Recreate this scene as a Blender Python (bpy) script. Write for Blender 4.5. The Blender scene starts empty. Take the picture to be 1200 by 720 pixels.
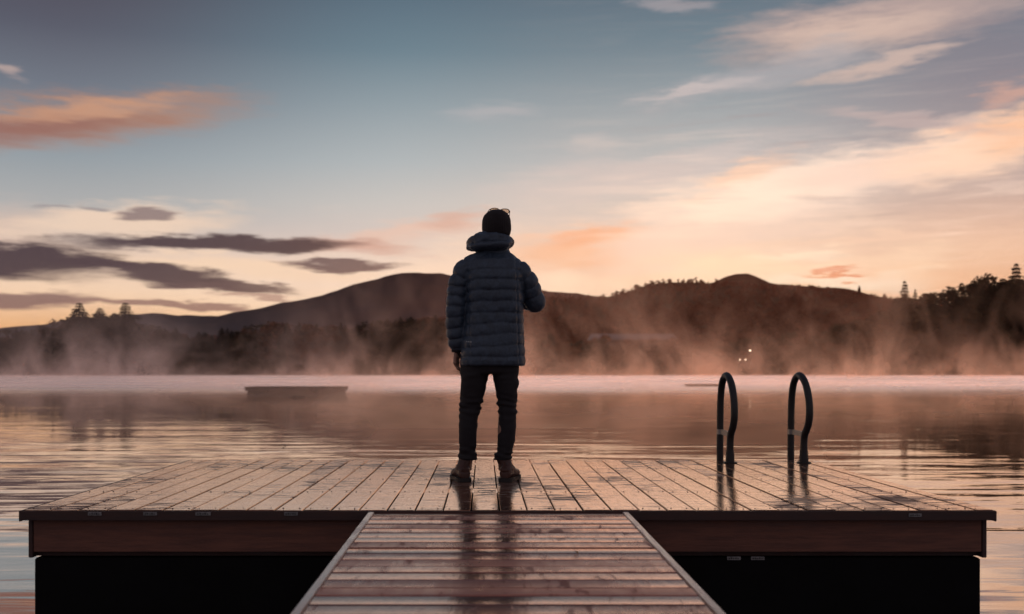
import bpy, bmesh, math, random
import numpy as np
from mathutils import Vector, Matrix, noise as mnoise
from mathutils.bvhtree import BVHTree

random.seed(11); rng = np.random.default_rng(5)
R = math.radians
scene = bpy.context.scene
COL = scene.collection
H = 1.358            # eye height above the lake
D = 0.645            # deck surface above the lake
F = 1167.0           # focal length in reference pixels
VX, VY = 567.0, 436.0

def W(px, py, Y):    # ground truth measuring aid: where a thing seen at (px,py) stands at distance Y
    return Vector(((px - VX) * Y / F, Y, H - (py - VY) * Y / F))

def lin(c, g=1.0):
    out = []
    for v in c:
        v /= 255.0
        out.append((v / 12.92 if v <= .04045 else ((v + .055) / 1.055) ** 2.4) * g)
    return tuple(out) + (1.0,)

# ------------------------------------------------------------------ objects
def tag(o, label=None, cat=None, group=None, kind=None):
    if label: o['label'] = label
    if cat: o['category'] = cat
    if group: o['group'] = group
    if kind: o['kind'] = kind
    return o

def empty(name, loc=(0, 0, 0), rz=0):
    o = bpy.data.objects.new(name, None); COL.objects.link(o)
    o.empty_display_size = .2
    o.location = loc; o.rotation_euler = (0, 0, rz)
    return o

def link(name, me, mat, parent=None, smooth=False):
    o = bpy.data.objects.new(name, me); COL.objects.link(o)
    me.name = name
    if mat:
        me.materials.clear(); me.materials.append(mat)
    if parent: o.parent = parent
    if smooth:
        me.polygons.foreach_set('use_smooth', [True] * len(me.polygons))
    return o

def obj(name, bm, mat, parent=None, smooth=False):
    me = bpy.data.meshes.new(name)
    bmesh.ops.recalc_face_normals(bm, faces=bm.faces)
    bm.to_mesh(me); bm.free()
    return link(name, me, mat, parent, smooth)

def pydata(name, v, f, mat, parent=None, smooth=False):
    me = bpy.data.meshes.new(name)
    me.from_pydata([tuple(x) for x in v], [], [tuple(int(i) for i in x) for x in f]); me.update()
    return link(name, me, mat, parent, smooth)

def copy_tree(root):
    c = root.copy(); COL.objects.link(c)
    for ch in list(root.children):
        k = ch.copy(); COL.objects.link(k); k.parent = c
        for g in ch.children:
            q = g.copy(); COL.objects.link(q); q.parent = k
    return c

def box(bm, x0, x1, y0, y1, z0, z1, bev=0.0, tone=None, lay=None):
    vs = [bm.verts.new(p) for p in ((x0,y0,z0),(x1,y0,z0),(x1,y1,z0),(x0,y1,z0),(x0,y0,z1),(x1,y0,z1),(x1,y1,z1),(x0,y1,z1))]
    fs = [bm.faces.new([vs[i] for i in q]) for q in ((3,2,1,0),(4,5,6,7),(0,1,5,4),(1,2,6,5),(2,3,7,6),(3,0,4,7))]
    if bev > 0:
        es = list({e for f in fs for e in f.edges})
        r = bmesh.ops.bevel(bm, geom=es, offset=bev, segments=2, affect='EDGES', clamp_overlap=True)
        vs = list({v for f in r['faces'] for v in f.verts} | {v for v in vs if v.is_valid})
    if lay is not None:
        for v in vs:
            if v.is_valid: v[lay] = tone
    return vs

def tube(bm, pts, rad, seg=12, cap=True):
    pts = [Vector(p) for p in pts]; n = len(pts)
    rads = rad if isinstance(rad, (list, tuple)) else [rad] * n
    t0 = (pts[1] - pts[0]).normalized()
    up = Vector((0, 0, 1)) if abs(t0.z) < .9 else Vector((1, 0, 0))
    nrm = t0.cross(up).normalized(); rings = []
    for i, p in enumerate(pts):
        t = (pts[min(i + 1, n - 1)] - pts[max(i - 1, 0)]).normalized()
        nrm = (nrm - t * nrm.dot(t)).normalized(); b = t.cross(nrm)
        rings.append([bm.verts.new(p + (nrm * math.cos(a) + b * math.sin(a)) * rads[i]) for a in [2 * math.pi * k / seg for k in range(seg)]])
    for a, b in zip(rings, rings[1:]):
        for k in range(seg):
            bm.faces.new((a[k], a[(k + 1) % seg], b[(k + 1) % seg], b[k]))
    if cap:
        bm.faces.new(rings[0][::-1]); bm.faces.new(rings[-1])

def loft(bm, secs, seg=28, axis='z', power=2.0):
    """closed body through elliptical sections (x,y,z,rx,ry); sections lie across the axis"""
    rings = []
    for (x, y, z, a, b) in secs:
        ring = []
        for k in range(seg):
            t = 2 * math.pi * k / seg; c, s = math.cos(t), math.sin(t)
            c = math.copysign(abs(c) ** (2 / power), c); s = math.copysign(abs(s) ** (2 / power), s)
            ring.append(bm.verts.new((x + a * c, y + b * s, z) if axis == 'z' else (x + a * c, y, z + b * s)))
        rings.append(ring)
    for p, q in zip(rings, rings[1:]):
        for k in range(seg): bm.faces.new((p[k], p[(k + 1) % seg], q[(k + 1) % seg], q[k]))
    bm.faces.new(rings[0][::-1]); bm.faces.new(rings[-1])

def ellipsoid(bm, c, r, rot=None, u=24, v=16):
    m = Matrix.Translation(Vector(c)) @ (rot.to_4x4() if rot else Matrix.Identity(4)) @ Matrix.Diagonal((*r, 1))
    bmesh.ops.create_uvsphere(bm, u_segments=u, v_segments=v, radius=1, matrix=m)

def fuse(bm, voxel, smooth=0, fac=.5):
    """voxel-remesh overlapping closed bodies into one skin, return a mesh"""
    bmesh.ops.recalc_face_normals(bm, faces=bm.faces)
    me = bpy.data.meshes.new('tmp'); bm.to_mesh(me); bm.free()
    o = bpy.data.objects.new('tmp', me); COL.objects.link(o)
    m = o.modifiers.new('r', 'REMESH'); m.mode = 'VOXEL'; m.voxel_size = voxel
    if smooth:
        s = o.modifiers.new('s', 'SMOOTH'); s.iterations = smooth; s.factor = fac
    dg = bpy.context.evaluated_depsgraph_get()
    out = bpy.data.meshes.new_from_object(o.evaluated_get(dg))
    bpy.data.objects.remove(o); bpy.data.meshes.remove(me)
    return out

def displace(me, fn):
    n = len(me.vertices)
    co = np.empty(n * 3); me.vertices.foreach_get('co', co); co = co.reshape(-1, 3)
    no = np.empty(n * 3); me.vertex_normals.foreach_get('vector', no); no = no.reshape(-1, 3)
    new = np.array([fn(Vector(c), Vector(k)) for c, k in zip(co, no)])
    me.vertices.foreach_set('co', new.ravel()); me.update()

# ------------------------------------------------------------------ node helpers
class N:
    """tiny expression builder over shader math nodes"""
    def __init__(s, nt, sock): s.nt, s.s = nt, sock
    def _m(s, op, *a):
        n = s.nt.nodes.new('ShaderNodeMath'); n.operation = op
        for i, v in enumerate((s,) + a):
            if isinstance(v, N): s.nt.links.new(v.s, n.inputs[i])
            else: n.inputs[i].default_value = v
        return N(s.nt, n.outputs[0])
    def __add__(s, o): return s._m('ADD', o)
    __radd__ = __add__
    def __mul__(s, o): return s._m('MULTIPLY', o)
    __rmul__ = __mul__
    def __sub__(s, o): return s._m('SUBTRACT', o)
    def __rsub__(s, o): return (s * -1) + o
    def __truediv__(s, o): return s._m('DIVIDE', o)
    def pow(s, o): return s._m('POWER', o)
    def f(s, op, *a): return s._m(op, *a)
    def mx(s, o): return s._m('MAXIMUM', o)
    def mn(s, o): return s._m('MINIMUM', o)
    def sat(s): return s.mx(0.0).mn(1.0)

def sstep(nt, v, a, b, lo=0.0, hi=1.0):
    n = nt.nodes.new('ShaderNodeMapRange'); n.interpolation_type = 'SMOOTHSTEP'
    nt.links.new(v.s, n.inputs['Value'])
    n.inputs['From Min'].default_value = a; n.inputs['From Max'].default_value = b
    n.inputs['To Min'].default_value = lo; n.inputs['To Max'].default_value = hi
    return N(nt, n.outputs['Result'])

def mixc(nt, fac, a, b):
    n = nt.nodes.new('ShaderNodeMix'); n.data_type = 'RGBA'
    for sock, v in ((n.inputs[0], fac), (n.inputs[6], a), (n.inputs[7], b)):
        if isinstance(v, N): nt.links.new(v.s, sock)
        else: sock.default_value = v
    return N(nt, n.outputs[2])

def combine(nt, x, y, z):
    n = nt.nodes.new('ShaderNodeCombineXYZ')
    for i, v in enumerate((x, y, z)):
        if isinstance(v, N): nt.links.new(v.s, n.inputs[i])
        else: n.inputs[i].default_value = v
    return N(nt, n.outputs[0])

def separate(nt, v):
    n = nt.nodes.new('ShaderNodeSeparateXYZ'); nt.links.new(v.s, n.inputs[0])
    return [N(nt, n.outputs[i]) for i in range(3)]

def noisetex(nt, vec, scale=1.0, detail=4.0, rough=.5, dist=0.0, color=False):
    n = nt.nodes.new('ShaderNodeTexNoise')
    nt.links.new(vec.s, n.inputs['Vector'])
    n.inputs['Scale'].default_value = scale; n.inputs['Detail'].default_value = detail
    n.inputs['Roughness'].default_value = rough; n.inputs['Distortion'].default_value = dist
    return N(nt, n.outputs['Color' if color else 'Fac'])

def ramp(nt, fac, stops):
    n = nt.nodes.new('ShaderNodeValToRGB'); nt.links.new(fac.s, n.inputs[0])
    e = n.color_ramp.elements
    while len(e) < len(stops): e.new(.5)
    for el, (p, c) in zip(e, stops): el.position = p; el.color = c
    return N(nt, n.outputs[0])

def mapv(nt, vec, scale=(1, 1, 1), rot=(0, 0, 0), loc=(0, 0, 0)):
    n = nt.nodes.new('ShaderNodeMapping'); nt.links.new(vec.s, n.inputs[0])
    n.inputs['Scale'].default_value = scale; n.inputs['Rotation'].default_value = rot; n.inputs['Location'].default_value = loc
    return N(nt, n.outputs[0])

def newmat(name):
    m = bpy.data.materials.new(name); m.use_nodes = True
    nt = m.node_tree; nt.nodes.clear()
    out = nt.nodes.new('ShaderNodeOutputMaterial')
    return m, nt, out

def principled(name, base=(.1, .1, .1, 1), rough=.6, **kw):
    m, nt, out = newmat(name)
    p = nt.nodes.new('ShaderNodeBsdfPrincipled'); nt.links.new(p.outputs[0], out.inputs[0])
    p.inputs['Base Color'].default_value = base; p.inputs['Roughness'].default_value = rough
    for k, v in kw.items(): p.inputs[k.replace('_', ' ')].default_value = v
    return m, nt, p

def coords(nt, which='Object'):
    t = nt.nodes.new('ShaderNodeTexCoord'); return N(nt, t.outputs[which])
def worldpos(nt):
    g = nt.nodes.new('ShaderNodeNewGeometry'); return N(nt, g.outputs['Position'])
def bump(nt, h, strength=.5, dist=.01, normal=None):
    n = nt.nodes.new('ShaderNodeBump'); nt.links.new(h.s, n.inputs['Height'])
    n.inputs['Strength'].default_value = strength; n.inputs['Distance'].default_value = dist
    if normal is not None: nt.links.new(normal.s, n.inputs['Normal'])
    return N(nt, n.outputs[0])

def noisy(name, c1, c2, scale=8, rough=(.5, .8), bstr=.3, bdist=.005, stretch=(1, 1, 1), detail=6, **kw):
    m, nt, p = principled(name, **kw)
    v = mapv(nt, coords(nt), scale=stretch)
    n = noisetex(nt, v, scale, detail, .6)
    k = sstep(nt, n, .3, .7)
    nt.links.new(mixc(nt, k, c1, c2).s, p.inputs['Base Color'])
    nt.links.new(sstep(nt, n, .3, .7, rough[0], rough[1]).s, p.inputs['Roughness'])
    n2 = noisetex(nt, v, scale * 3, 8, .65)
    nt.links.new(bump(nt, n2, bstr, bdist).s, p.inputs['Normal'])
    return m

# ------------------------------------------------------------------ world: dawn sky
def make_world():
    w = bpy.data.worlds.new('World'); scene.world = w; w.use_nodes = True
    nt = w.node_tree; nt.nodes.clear()
    d = coords(nt, 'Generated'); x, y, z = separate(nt, d)
    az = x.f('ARCTAN2', y) * (180 / math.pi)
    el = z.mx(-1.0).mn(1.0).f('ARCSINE') * (180 / math.pi)
    def AE(px, py):
        dx = px - VX; dz = VY - py
        return math.degrees(math.atan2(dx, F)), math.degrees(math.atan2(dz, math.hypot(F, dx)))
    P = combine(nt, az, el, 0.0)
    # wispy distortion of the sky coordinates
    nA = noisetex(nt, mapv(nt, P, (.16, .9, 1)), 1.0, 6, .55, color=True)
    nB = noisetex(nt, mapv(nt, P, (.16, .75, 1), rot=(0, 0, R(-17))), 1.0, 6, .6, color=True)
    rightness = sstep(nt, az, -3, 6)
    nn = mixc(nt, rightness, nA, nB)
    nx, ny, nz = separate(nt, nn)
    fine = noisetex(nt, mapv(nt, P, (.45, 2.6, 1), rot=(0, 0, R(-12))), 1.0, 7, .62)
    Pw = combine(nt, az + (nx - .5) * 7.0, el + (ny - .5) * sstep(nt, az, -8, 4, 1.7, 2.6) + (fine - .5) * .7, 0.0)
    wisp = (nz - .5) * .9 + (fine - .5) * .75
    t = ((el + 10.0) / 100.0).sat()
    def tp(py): return (AE(567, py)[1] + 10) / 100
    def mk(st, zen):
        s = [(0.0, lin((120, 90, 80))), (.1, lin(st[0][1]))]
        s += [(tp(a), lin(c)) for a, c in st]
        s += [(.5, lin(zen)), (1.0, lin(zen))]
        return s
    L = ramp(nt, t, mk([(415, (242, 160, 100)), (386, (252, 192, 136)), (350, (252, 216, 184)), (300, (222, 198, 184)),
                        (255, (172, 172, 173)), (200, (144, 154, 162)), (130, (110, 117, 130)), (60, (84, 86, 101)), (0, (75, 70, 84))], (58, 62, 80)))
    C = ramp(nt, t, mk([(415, (250, 205, 165)), (370, (255, 222, 190)), (330, (244, 216, 198)), (290, (212, 196, 190)),
                        (240, (194, 192, 190)), (190, (168, 178, 183)), (120, (134, 152, 162)), (60, (98, 125, 140)), (0, (82, 107, 124))], (62, 74, 96)))
    Rr = ramp(nt, t, mk([(415, (236, 178, 138)), (360, (238, 185, 146)), (320, (233, 190, 160)), (280, (216, 182, 164)),
                        (235, (184, 165, 160)), (190, (150, 146, 152)), (120, (126, 126, 138)), (60, (112, 118, 132)), (0, (98, 106, 122))], (62, 66, 88)))
    col = mixc(nt, sstep(nt, az, -24, -3), L, C)
    col = mixc(nt, sstep(nt, az, 12, 28), col, Rr)
    def blob(px, py, a, b, ang, c, op, soft=.6, wsp=1.0):
        nonlocal col
        th = R(ang); ca, ce = AE(px, py)
        ax, ay = AE(px + a * math.cos(th), py - a * math.sin(th))
        bx, by = AE(px - b * math.sin(th), py - b * math.cos(th))
        M = np.array([[ax - ca, bx - ca], [ay - ce, by - ce]]); I = np.linalg.inv(M)
        s = nt.nodes.new('ShaderNodeVectorMath'); s.operation = 'SUBTRACT'
        nt.links.new(Pw.s, s.inputs[0]); s.inputs[1].default_value = (ca, ce, 0)
        dots = []
        for r in (0, 1):
            q = nt.nodes.new('ShaderNodeVectorMath'); q.operation = 'DOT_PRODUCT'
            nt.links.new(s.outputs[0], q.inputs[0]); q.inputs[1].default_value = (I[r][0], I[r][1], 0)
            dots.append(N(nt, q.outputs['Value']))
        rr = (dots[0] * dots[0] + dots[1] * dots[1]).f('SQRT') + wisp * wsp
        k = sstep(nt, rr, 1.0 - soft * .7, 1.0 + soft * .6, op, 0.0)
        col = mixc(nt, k, col, lin(c))
    # --- soft wide glows first, then clouds
    blob(720, 330, 330, 60, 3, (255, 224, 196), .75, 1.3)
    blob(900, 345, 200, 36, 0, (255, 220, 186), .8, 1.2)
    blob(10, 272, 70, 32, 0, (214, 184, 168), .6, 1.1)
    blob(760, 205, 170, 26, 9, (214, 197, 193), .5, 1.1)
    blob(830, 262, 290, 34, 17, (240, 214, 199), .8, 1.1)
    blob(900, 226, 135, 28, 13, (255, 231, 212), 1.0, .9, .7)
    blob(866, 208, 60, 13, 22, (243, 198, 170), .6, .9)
    blob(1015, 204, 120, 16, 8, (244, 214, 198), .85, .9, .8)
    blob(1145, 174, 105, 30, 16, (253, 216, 190), .97, .8, .7)
    blob(1200, 150, 75, 22, 16, (246, 190, 152), .85, 1.0)
    blob(1190, 103, 55, 13, 18, (204, 160, 146), .75, .9)
    blob(1070, 141, 105, 9, -6, (192, 172, 170), .55, .9)
    blob(1040, 22, 190, 30, 12, (184, 161, 156), .85, .9)
    blob(1005, 38, 95, 19, 9, (210, 183, 170), .75, .9)
    blob(1030, 76, 85, 11, 12, (208, 182, 171), .75, .8)
    blob(890, 88, 130, 17, 16, (166, 166, 172), .65, 1.0)
    blob(815, 108, 60, 7, 13, (198, 188, 188), .6, .9)
    blob(800, 6, 36, 9, -8, (176, 166, 170), .5, 1.0, 1.6)
    blob(576, 131, 50, 9, 3, (178, 176, 180), .5, 1.0)
    blob(690, 170, 30, 8, 12, (190, 186, 186), .4, 1.0)
    blob(470, 273, 105, 13, 9, (226, 190, 174), .75, .9)
    blob(525, 258, 40, 10, 4, (206, 162, 148), .6, 1.0)
    blob(655, 294, 66, 22, 12, (240, 184, 150), .7, 1.2)
    blob(690, 276, 36, 11, 10, (238, 170, 136), .7, 1.1)
    blob(700, 340, 130, 20, -4, (255, 230, 206), .8, 1.0)
    blob(1000, 282, 130, 6, 2, (242, 208, 184), .45, 1.0)
    blob(860, 318, 160, 16, 3, (255, 228, 200), .7, 1.1)
    blob(940, 301, 46, 6, 4, (255, 232, 208), .9, .8)
    blob(1060, 322, 60, 6, 2, (252, 216, 184), .6, 1.0)
    blob(955, 329, 115, 8, 2, (255, 236, 212), 1.0, .8)
    blob(976, 320, 34, 3.5, 3, (222, 142, 112), .9, .6, .6)
    # left hand clouds
    blob(85, 143, 165, 27, 5, (172, 128, 108), .9, 1.15, 1.5)
    blob(40, 152, 110, 17, 3, (146, 100, 92), .85, 1.1)
    blob(100, 128, 90, 9, 6, (208, 154, 122), .65, 1.0)
    blob(8, 88, 30, 6, -12, (196, 170, 162), .65, 1.0, 1.5)
    blob(140, 262, 120, 22, 1, (236, 208, 186), .95, .9)
    blob(250, 312, 150, 12, -3, (248, 214, 184), .8, 1.1)
    blob(172, 251, 38, 7, 0, (126, 108, 112), .85, .6, .7)
    blob(104, 241, 24, 5, 0, (132, 124, 130), .6, .7)
    blob(48, 237, 22, 3, 0, (136, 130, 136), .5, .7)
    blob(420, 290, 60, 8, -3, (206, 160, 146), .8, .9)
    blob(245, 288, 165, 9, 0, (62, 48, 64), .98, .55, .6)
    blob(15, 306, 150, 19, -3, (60, 46, 62), .98, .55, .6)
    blob(185, 321, 120, 11, -8, (66, 51, 66), .97, .55, .6)
    blob(262, 335, 90, 5, -3, (92, 73, 80), .92, .5, .4)
    blob(396, 311, 72, 6, -1, (88, 70, 82), .92, .5, .4)
    blob(20, 349, 100, 10, -2, (122, 90, 92), .88, .6, .6)
    blob(190, 357, 115, 4.5, -1, (138, 103, 100), .85, .6, .6)
    blob(310, 347, 55, 3.5, -2, (160, 122, 116), .7, .7, .6)
    streak = noisetex(nt, mapv(nt, P, (.10, 1.5, 1), rot=(0, 0, R(-15))), 1.0, 7, .66, .6)
    k = sstep(nt, streak, .48, .72) * sstep(nt, az, -2, 12) * sstep(nt, el, 2, 6) * sstep(nt, el, 9, 16, .42, .05)
    col = mixc(nt, k, col, lin((255, 228, 210)))
    k = sstep(nt, streak, .46, .30) * sstep(nt, az, 4, 16) * sstep(nt, el, 4, 9) * .28
    col = mixc(nt, k, col, lin((150, 132, 136)))
    # faint high cloud above and beside the view
    hi = noisetex(nt, mapv(nt, d, (1.6, 1.6, 5), rot=(0, 0, .4)), 2.2, 7, .6)
    k = sstep(nt, hi, .52, .75) * sstep(nt, el, 20, 34) * .35
    col = mixc(nt, k, col, lin((150, 130, 138)))
    # the half of the sky away from the dawn is dim
    back = sstep(nt, y, -.55, .45)
    col = mixc(nt, back, lin((128, 120, 128)), col)
    below = sstep(nt, el, -6, -.5)
    col = mixc(nt, below, lin((60, 50, 50)), col)
    bg = nt.nodes.new('ShaderNodeBackground'); nt.links.new(col.s, bg.inputs[0]); bg.inputs[1].default_value = 1.0
    sky = nt.nodes.new('ShaderNodeTexSky'); sky.sky_type = 'NISHITA'; sky.sun_disc = False
    sky.sun_elevation = R(2.0); sky.sun_rotation = R(10); sky.air_density = 1.0; sky.dust_density = 2.0
    bg2 = nt.nodes.new('ShaderNodeBackground'); nt.links.new(sky.outputs[0], bg2.inputs[0]); bg2.inputs[1].default_value = .01
    add = nt.nodes.new('ShaderNodeAddShader'); nt.links.new(bg.outputs[0], add.inputs[0]); nt.links.new(bg2.outputs[0], add.inputs[1])
    out = nt.nodes.new('ShaderNodeOutputWorld'); nt.links.new(add.outputs[0], out.inputs[0])
    w.cycles.sampling_method = 'MANUAL'; w.cycles.sample_map_resolution = 512
make_world()

sun = bpy.data.lights.new('sun', 'SUN'); so = bpy.data.objects.new('sun', sun); COL.objects.link(so)
sun.energy = 2.0; sun.angle = R(.6); sun.color = (1, .72, .48)
az_, el_ = R(10), R(2.0)
dirv = Vector((math.sin(az_) * math.cos(el_), math.cos(az_) * math.cos(el_), math.sin(el_)))
so.rotation_euler = dirv.to_track_quat('Z', 'Y').to_euler(); so.location = (0, 0, 60)

# ------------------------------------------------------------------ materials
def wood_wet(name, lay, along, c1, c2, wet=.5, nscale=1.0, film=(1, .85, .75, 1)):
    """wet planks: brown wood under an uneven film of water. lay = per-plank random, along = 'y' or 'x' grain"""
    m, nt, p = principled(name)
    out = next(n for n in nt.nodes if n.type == 'OUTPUT_MATERIAL')
    P = coords(nt)
    at = nt.nodes.new('ShaderNodeAttribute'); at.attribute_name = lay; rnd = N(nt, at.outputs['Fac'])
    off = combine(nt, rnd * 37.0, rnd * 91.0, rnd * 13.0)
    v = nt.nodes.new('ShaderNodeVectorMath'); v.operation = 'ADD'
    nt.links.new(P.s, v.inputs[0]); nt.links.new(off.s, v.inputs[1]); V = N(nt, v.outputs[0])
    st = (18, 1.2, 18) if along == 'y' else (1.2, 18, 18)
    grain = noisetex(nt, mapv(nt, V, st), 3.0, 8, .62, .6)
    patch = noisetex(nt, mapv(nt, V, (1.0, .5, 1) if along == 'y' else (.5, 1, 1)), 2.2, 4, .55)
    blot = noisetex(nt, P, 1.1, 3, .5)
    # marks running across the board: raised saw chatter, dark stains
    cs = (5, 22, 1) if along == 'y' else (22, 5, 1)
    cross = noisetex(nt, mapv(nt, V, cs), 1.0, 5, .6, .5)
    stain = sstep(nt, cross + (blot - .5) * (.75 if along == 'y' else .35) + (patch - .5) * .3, .56 if along == 'y' else .60, .67) * (1.0 if along == 'y' else .45)
    base = mixc(nt, sstep(nt, grain, .3, .72), c1, c2)
    tone = rnd * 1.1 + .45
    hs = nt.nodes.new('ShaderNodeHueSaturation'); nt.links.new(base.s, hs.inputs['Color']); nt.links.new(tone.s, hs.inputs['Value'])
    base = mixc(nt, stain * .8, N(nt, hs.outputs[0]), (c1[0] * .35, c1[1] * .35, c1[2] * .35, 1))
    nt.links.new(base.s, p.inputs['Base Color'])
    RW_ = .22 if along == 'y' else .26
    dry = sstep(nt, patch * .55 + rnd * RW_ + blot * .3 + (cross - .5) * .25, .46 + wet * .2, .74 + wet * .2)
    rough = (dry * .24 + stain * .2 + (.07 if along == 'y' else .13) + grain * .05)
    p.inputs['Roughness'].default_value = .7; p.inputs['Specular IOR Level'].default_value = .25
    h = grain * .30 + cross * (1.5 if along == 'y' else .95) + noisetex(nt, P, 60, 3, .5) * .25 + dry * .1
    nb = bump(nt, h, .5 * nscale, .0022)
    nt.links.new(nb.s, p.inputs['Normal'])
    gl = nt.nodes.new('ShaderNodeBsdfGlossy'); gl.inputs['Color'].default_value = film
    nt.links.new(rough.sat().s, gl.inputs['Roughness']); nt.links.new(nb.s, gl.inputs['Normal'])
    fr = nt.nodes.new('ShaderNodeLayerWeight'); fr.inputs['Blend'].default_value = .5; nt.links.new(nb.s, fr.inputs['Normal'])
    fac = (N(nt, fr.outputs['Facing']).pow(2.4) * .84 + .24) * (1.0 - dry * .52 - stain * .62) * (1.18 - grain * .3)
    mx = nt.nodes.new('ShaderNodeMixShader'); nt.links.new(fac.sat().s, mx.inputs[0])
    nt.links.new(p.outputs[0], mx.inputs[1]); nt.links.new(gl.outputs[0], mx.inputs[2]); nt.links.new(mx.outputs[0], out.inputs[0])
    return m

M_deck = wood_wet('wet deck planks', 'tone', 'y', (.20, .072, .040, 1), (.38, .17, .10, 1), .8)
M_gang = wood_wet('wet gangway planks', 'tone', 'x', (.26, .062, .038, 1), (.46, .14, .085, 1), .04, 1.2, (.95, .70, .60, 1))
M_fascia = noisy('dark stained beam', (.14, .052, .034, 1), (.26, .105, .068, 1), 4, (.45, .75), .4, .004, (1, 1, 9))
M_rim = noisy('old rim board', (.045, .022, .018, 1), (.085, .042, .034, 1), 5, (.5, .8), .4, .003, (1, 1, 6))
M_trim = noisy('pale edge board', (.50, .30, .22, 1), (.70, .46, .36, 1), 6, (.10, .3), .3, .002, (8, 1, 8), IOR=1.9)
M_float = noisy('black float', (.003, .0025, .003, 1), (.007, .006, .006, 1), 5, (.6, .9), .3, .004, Specular_IOR_Level=.15)
M_plate = noisy('dull zinc plate', (.16, .15, .15, 1), (.34, .32, .31, 1), 40, (.3, .5), .2, .001)
M_rubber = noisy('black rubber sleeve', (.011, .010, .010, 1), (.022, .019, .018, 1), 30, (.38, .6), .3, .001)
M_steel = noisy('galvanised steel', (.24, .23, .22, 1), (.38, .36, .34, 1), 35, (.3, .5), .2, .001, Metallic=.8)
M_raft = noisy('grey raft timber', (.10, .06, .052, 1), (.17, .11, .095, 1), 2, (.6, .8), .3, .01)
M_leafd = noisy('fallen leaf', (.30, .16, .05, 1), (.45, .26, .09, 1), 30, (.4, .6), .2, .001)

def water():
    m, nt, out = newmat('lake water')
    P = worldpos(nt); x, y, z = separate(nt, P)
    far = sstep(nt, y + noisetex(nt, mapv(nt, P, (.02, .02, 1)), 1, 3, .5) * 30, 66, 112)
    rip_big = noisetex(nt, mapv(nt, P, (.22, 1.0, 1), rot=(0, 0, R(5))), 1.0, 2, .45, .5)
    rip_mid = noisetex(nt, mapv(nt, P, (.7, 3.4, 1), rot=(0, 0, R(-4))), 1.0, 2, .45, .6)
    rip_fin = noisetex(nt, mapv(nt, P, (5, 13, 1)), 1.0, 3, .5)
    calm = sstep(nt, noisetex(nt, mapv(nt, P, (.05, .10, 1)), 1.0, 3, .5), .40, .62, .45, 1.0)
    near = (4.6 * (y.mx(2.0).pow(-1.0))).mn(.38)
    h = (rip_big * .085 + rip_mid * .020 + rip_fin * .0007) * calm * near * (1.0 - far)
    nb = bump(nt, h, 1.0, 1.0)
    rg = sstep(nt, y, 10, 80, .015, .05) + far * .3
    gb = nt.nodes.new('ShaderNodeBsdfDiffuse'); gb.inputs[0].default_value = (.022, .019, .018, 1)
    gg = nt.nodes.new('ShaderNodeBsdfGlossy'); gg.inputs[0].default_value = (1, .95, .91, 1)
    nt.links.new(rg.s, gg.inputs['Roughness']); nt.links.new(nb.s, gg.inputs['Normal'])
    lw = nt.nodes.new('ShaderNodeLayerWeight'); lw.inputs['Blend'].default_value = .5; nt.links.new(nb.s, lw.inputs['Normal'])
    fc = (N(nt, lw.outputs['Facing']).pow(2.0) * .96 + .02).sat()
    g = nt.nodes.new('ShaderNodeMixShader'); nt.links.new(fc.s, g.inputs[0]); nt.links.new(gb.outputs[0], g.inputs[1]); nt.links.new(gg.outputs[0], g.inputs[2])
    # wind-ruffled far water with the dawn sky's pale reflection painted in as over-bright colour
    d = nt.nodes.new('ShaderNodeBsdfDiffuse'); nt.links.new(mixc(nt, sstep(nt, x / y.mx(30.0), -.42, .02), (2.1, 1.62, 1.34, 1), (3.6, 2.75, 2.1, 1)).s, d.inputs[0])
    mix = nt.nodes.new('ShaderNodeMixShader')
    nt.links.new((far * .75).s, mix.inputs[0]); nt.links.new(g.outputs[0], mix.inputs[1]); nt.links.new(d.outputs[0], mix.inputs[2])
    nt.links.new(mix.outputs[0], out.inputs[0])
    return m
M_water = water()

def hillmat(name, a, b, c, s):
    m, nt, p = principled(name, rough=.95)
    P = coords(nt)
    n1 = noisetex(nt, P, s, 6, .6); n2 = noisetex(nt, P, s * 6, 5, .6)
    k = mixc(nt, sstep(nt, n1, .38, .64), a, b)
    k = mixc(nt, sstep(nt, n2, .5, .7) * .6, k, c)
    nt.links.new(k.s, p.inputs['Base Color']); p.inputs['Specular IOR Level'].default_value = 0
    nt.links.new(bump(nt, n2, 1.0, 3.0).s, p.inputs['Normal'])
    return m
M_shore = hillmat('shore ground', (.05, .035, .022, 1), (.09, .055, .035, 1), (.04, .045, .02, 1), .03)
M_mount = hillmat('wooded mountain', (.045, .045, .05, 1), (.07, .055, .05, 1), (.03, .04, .035, 1), .006)
def foliage(name, a, b):
    m, nt, out = newmat(name)
    P = worldpos(nt); n = noisetex(nt, P, .35, 4, .6)
    oi = nt.nodes.new('ShaderNodeObjectInfo')
    c = mixc(nt, sstep(nt, n * .7 + N(nt, oi.outputs['Random']) * .35, .3, .75), a, b)
    d = nt.nodes.new('ShaderNodeBsdfDiffuse'); t = nt.nodes.new('ShaderNodeBsdfTranslucent'); mx = nt.nodes.new('ShaderNodeMixShader')
    nt.links.new(c.s, d.inputs[0]); nt.links.new(c.s, t.inputs[0]); mx.inputs[0].default_value = .06
    nt.links.new(d.outputs[0], mx.inputs[1]); nt.links.new(t.outputs[0], mx.inputs[2]); nt.links.new(mx.outputs[0], out.inputs[0])
    return m
M_spruce = foliage('spruce needles', (.012, .014, .010, 1), (.028, .026, .016, 1))
M_autumn = foliage('autumn leaves', (.10, .050, .026, 1), (.20, .075, .035, 1))
M_dull = foliage('dull leaves', (.050, .040, .024, 1), (.10, .062, .032, 1))
M_wood = foliage('far woodland', (.022, .018, .012, 1), (.26, .085, .042, 1))
M_bark = noisy('bark', (.04, .028, .02, 1), (.08, .055, .04, 1), 2, (.8, .95), .4, .05)

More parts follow.
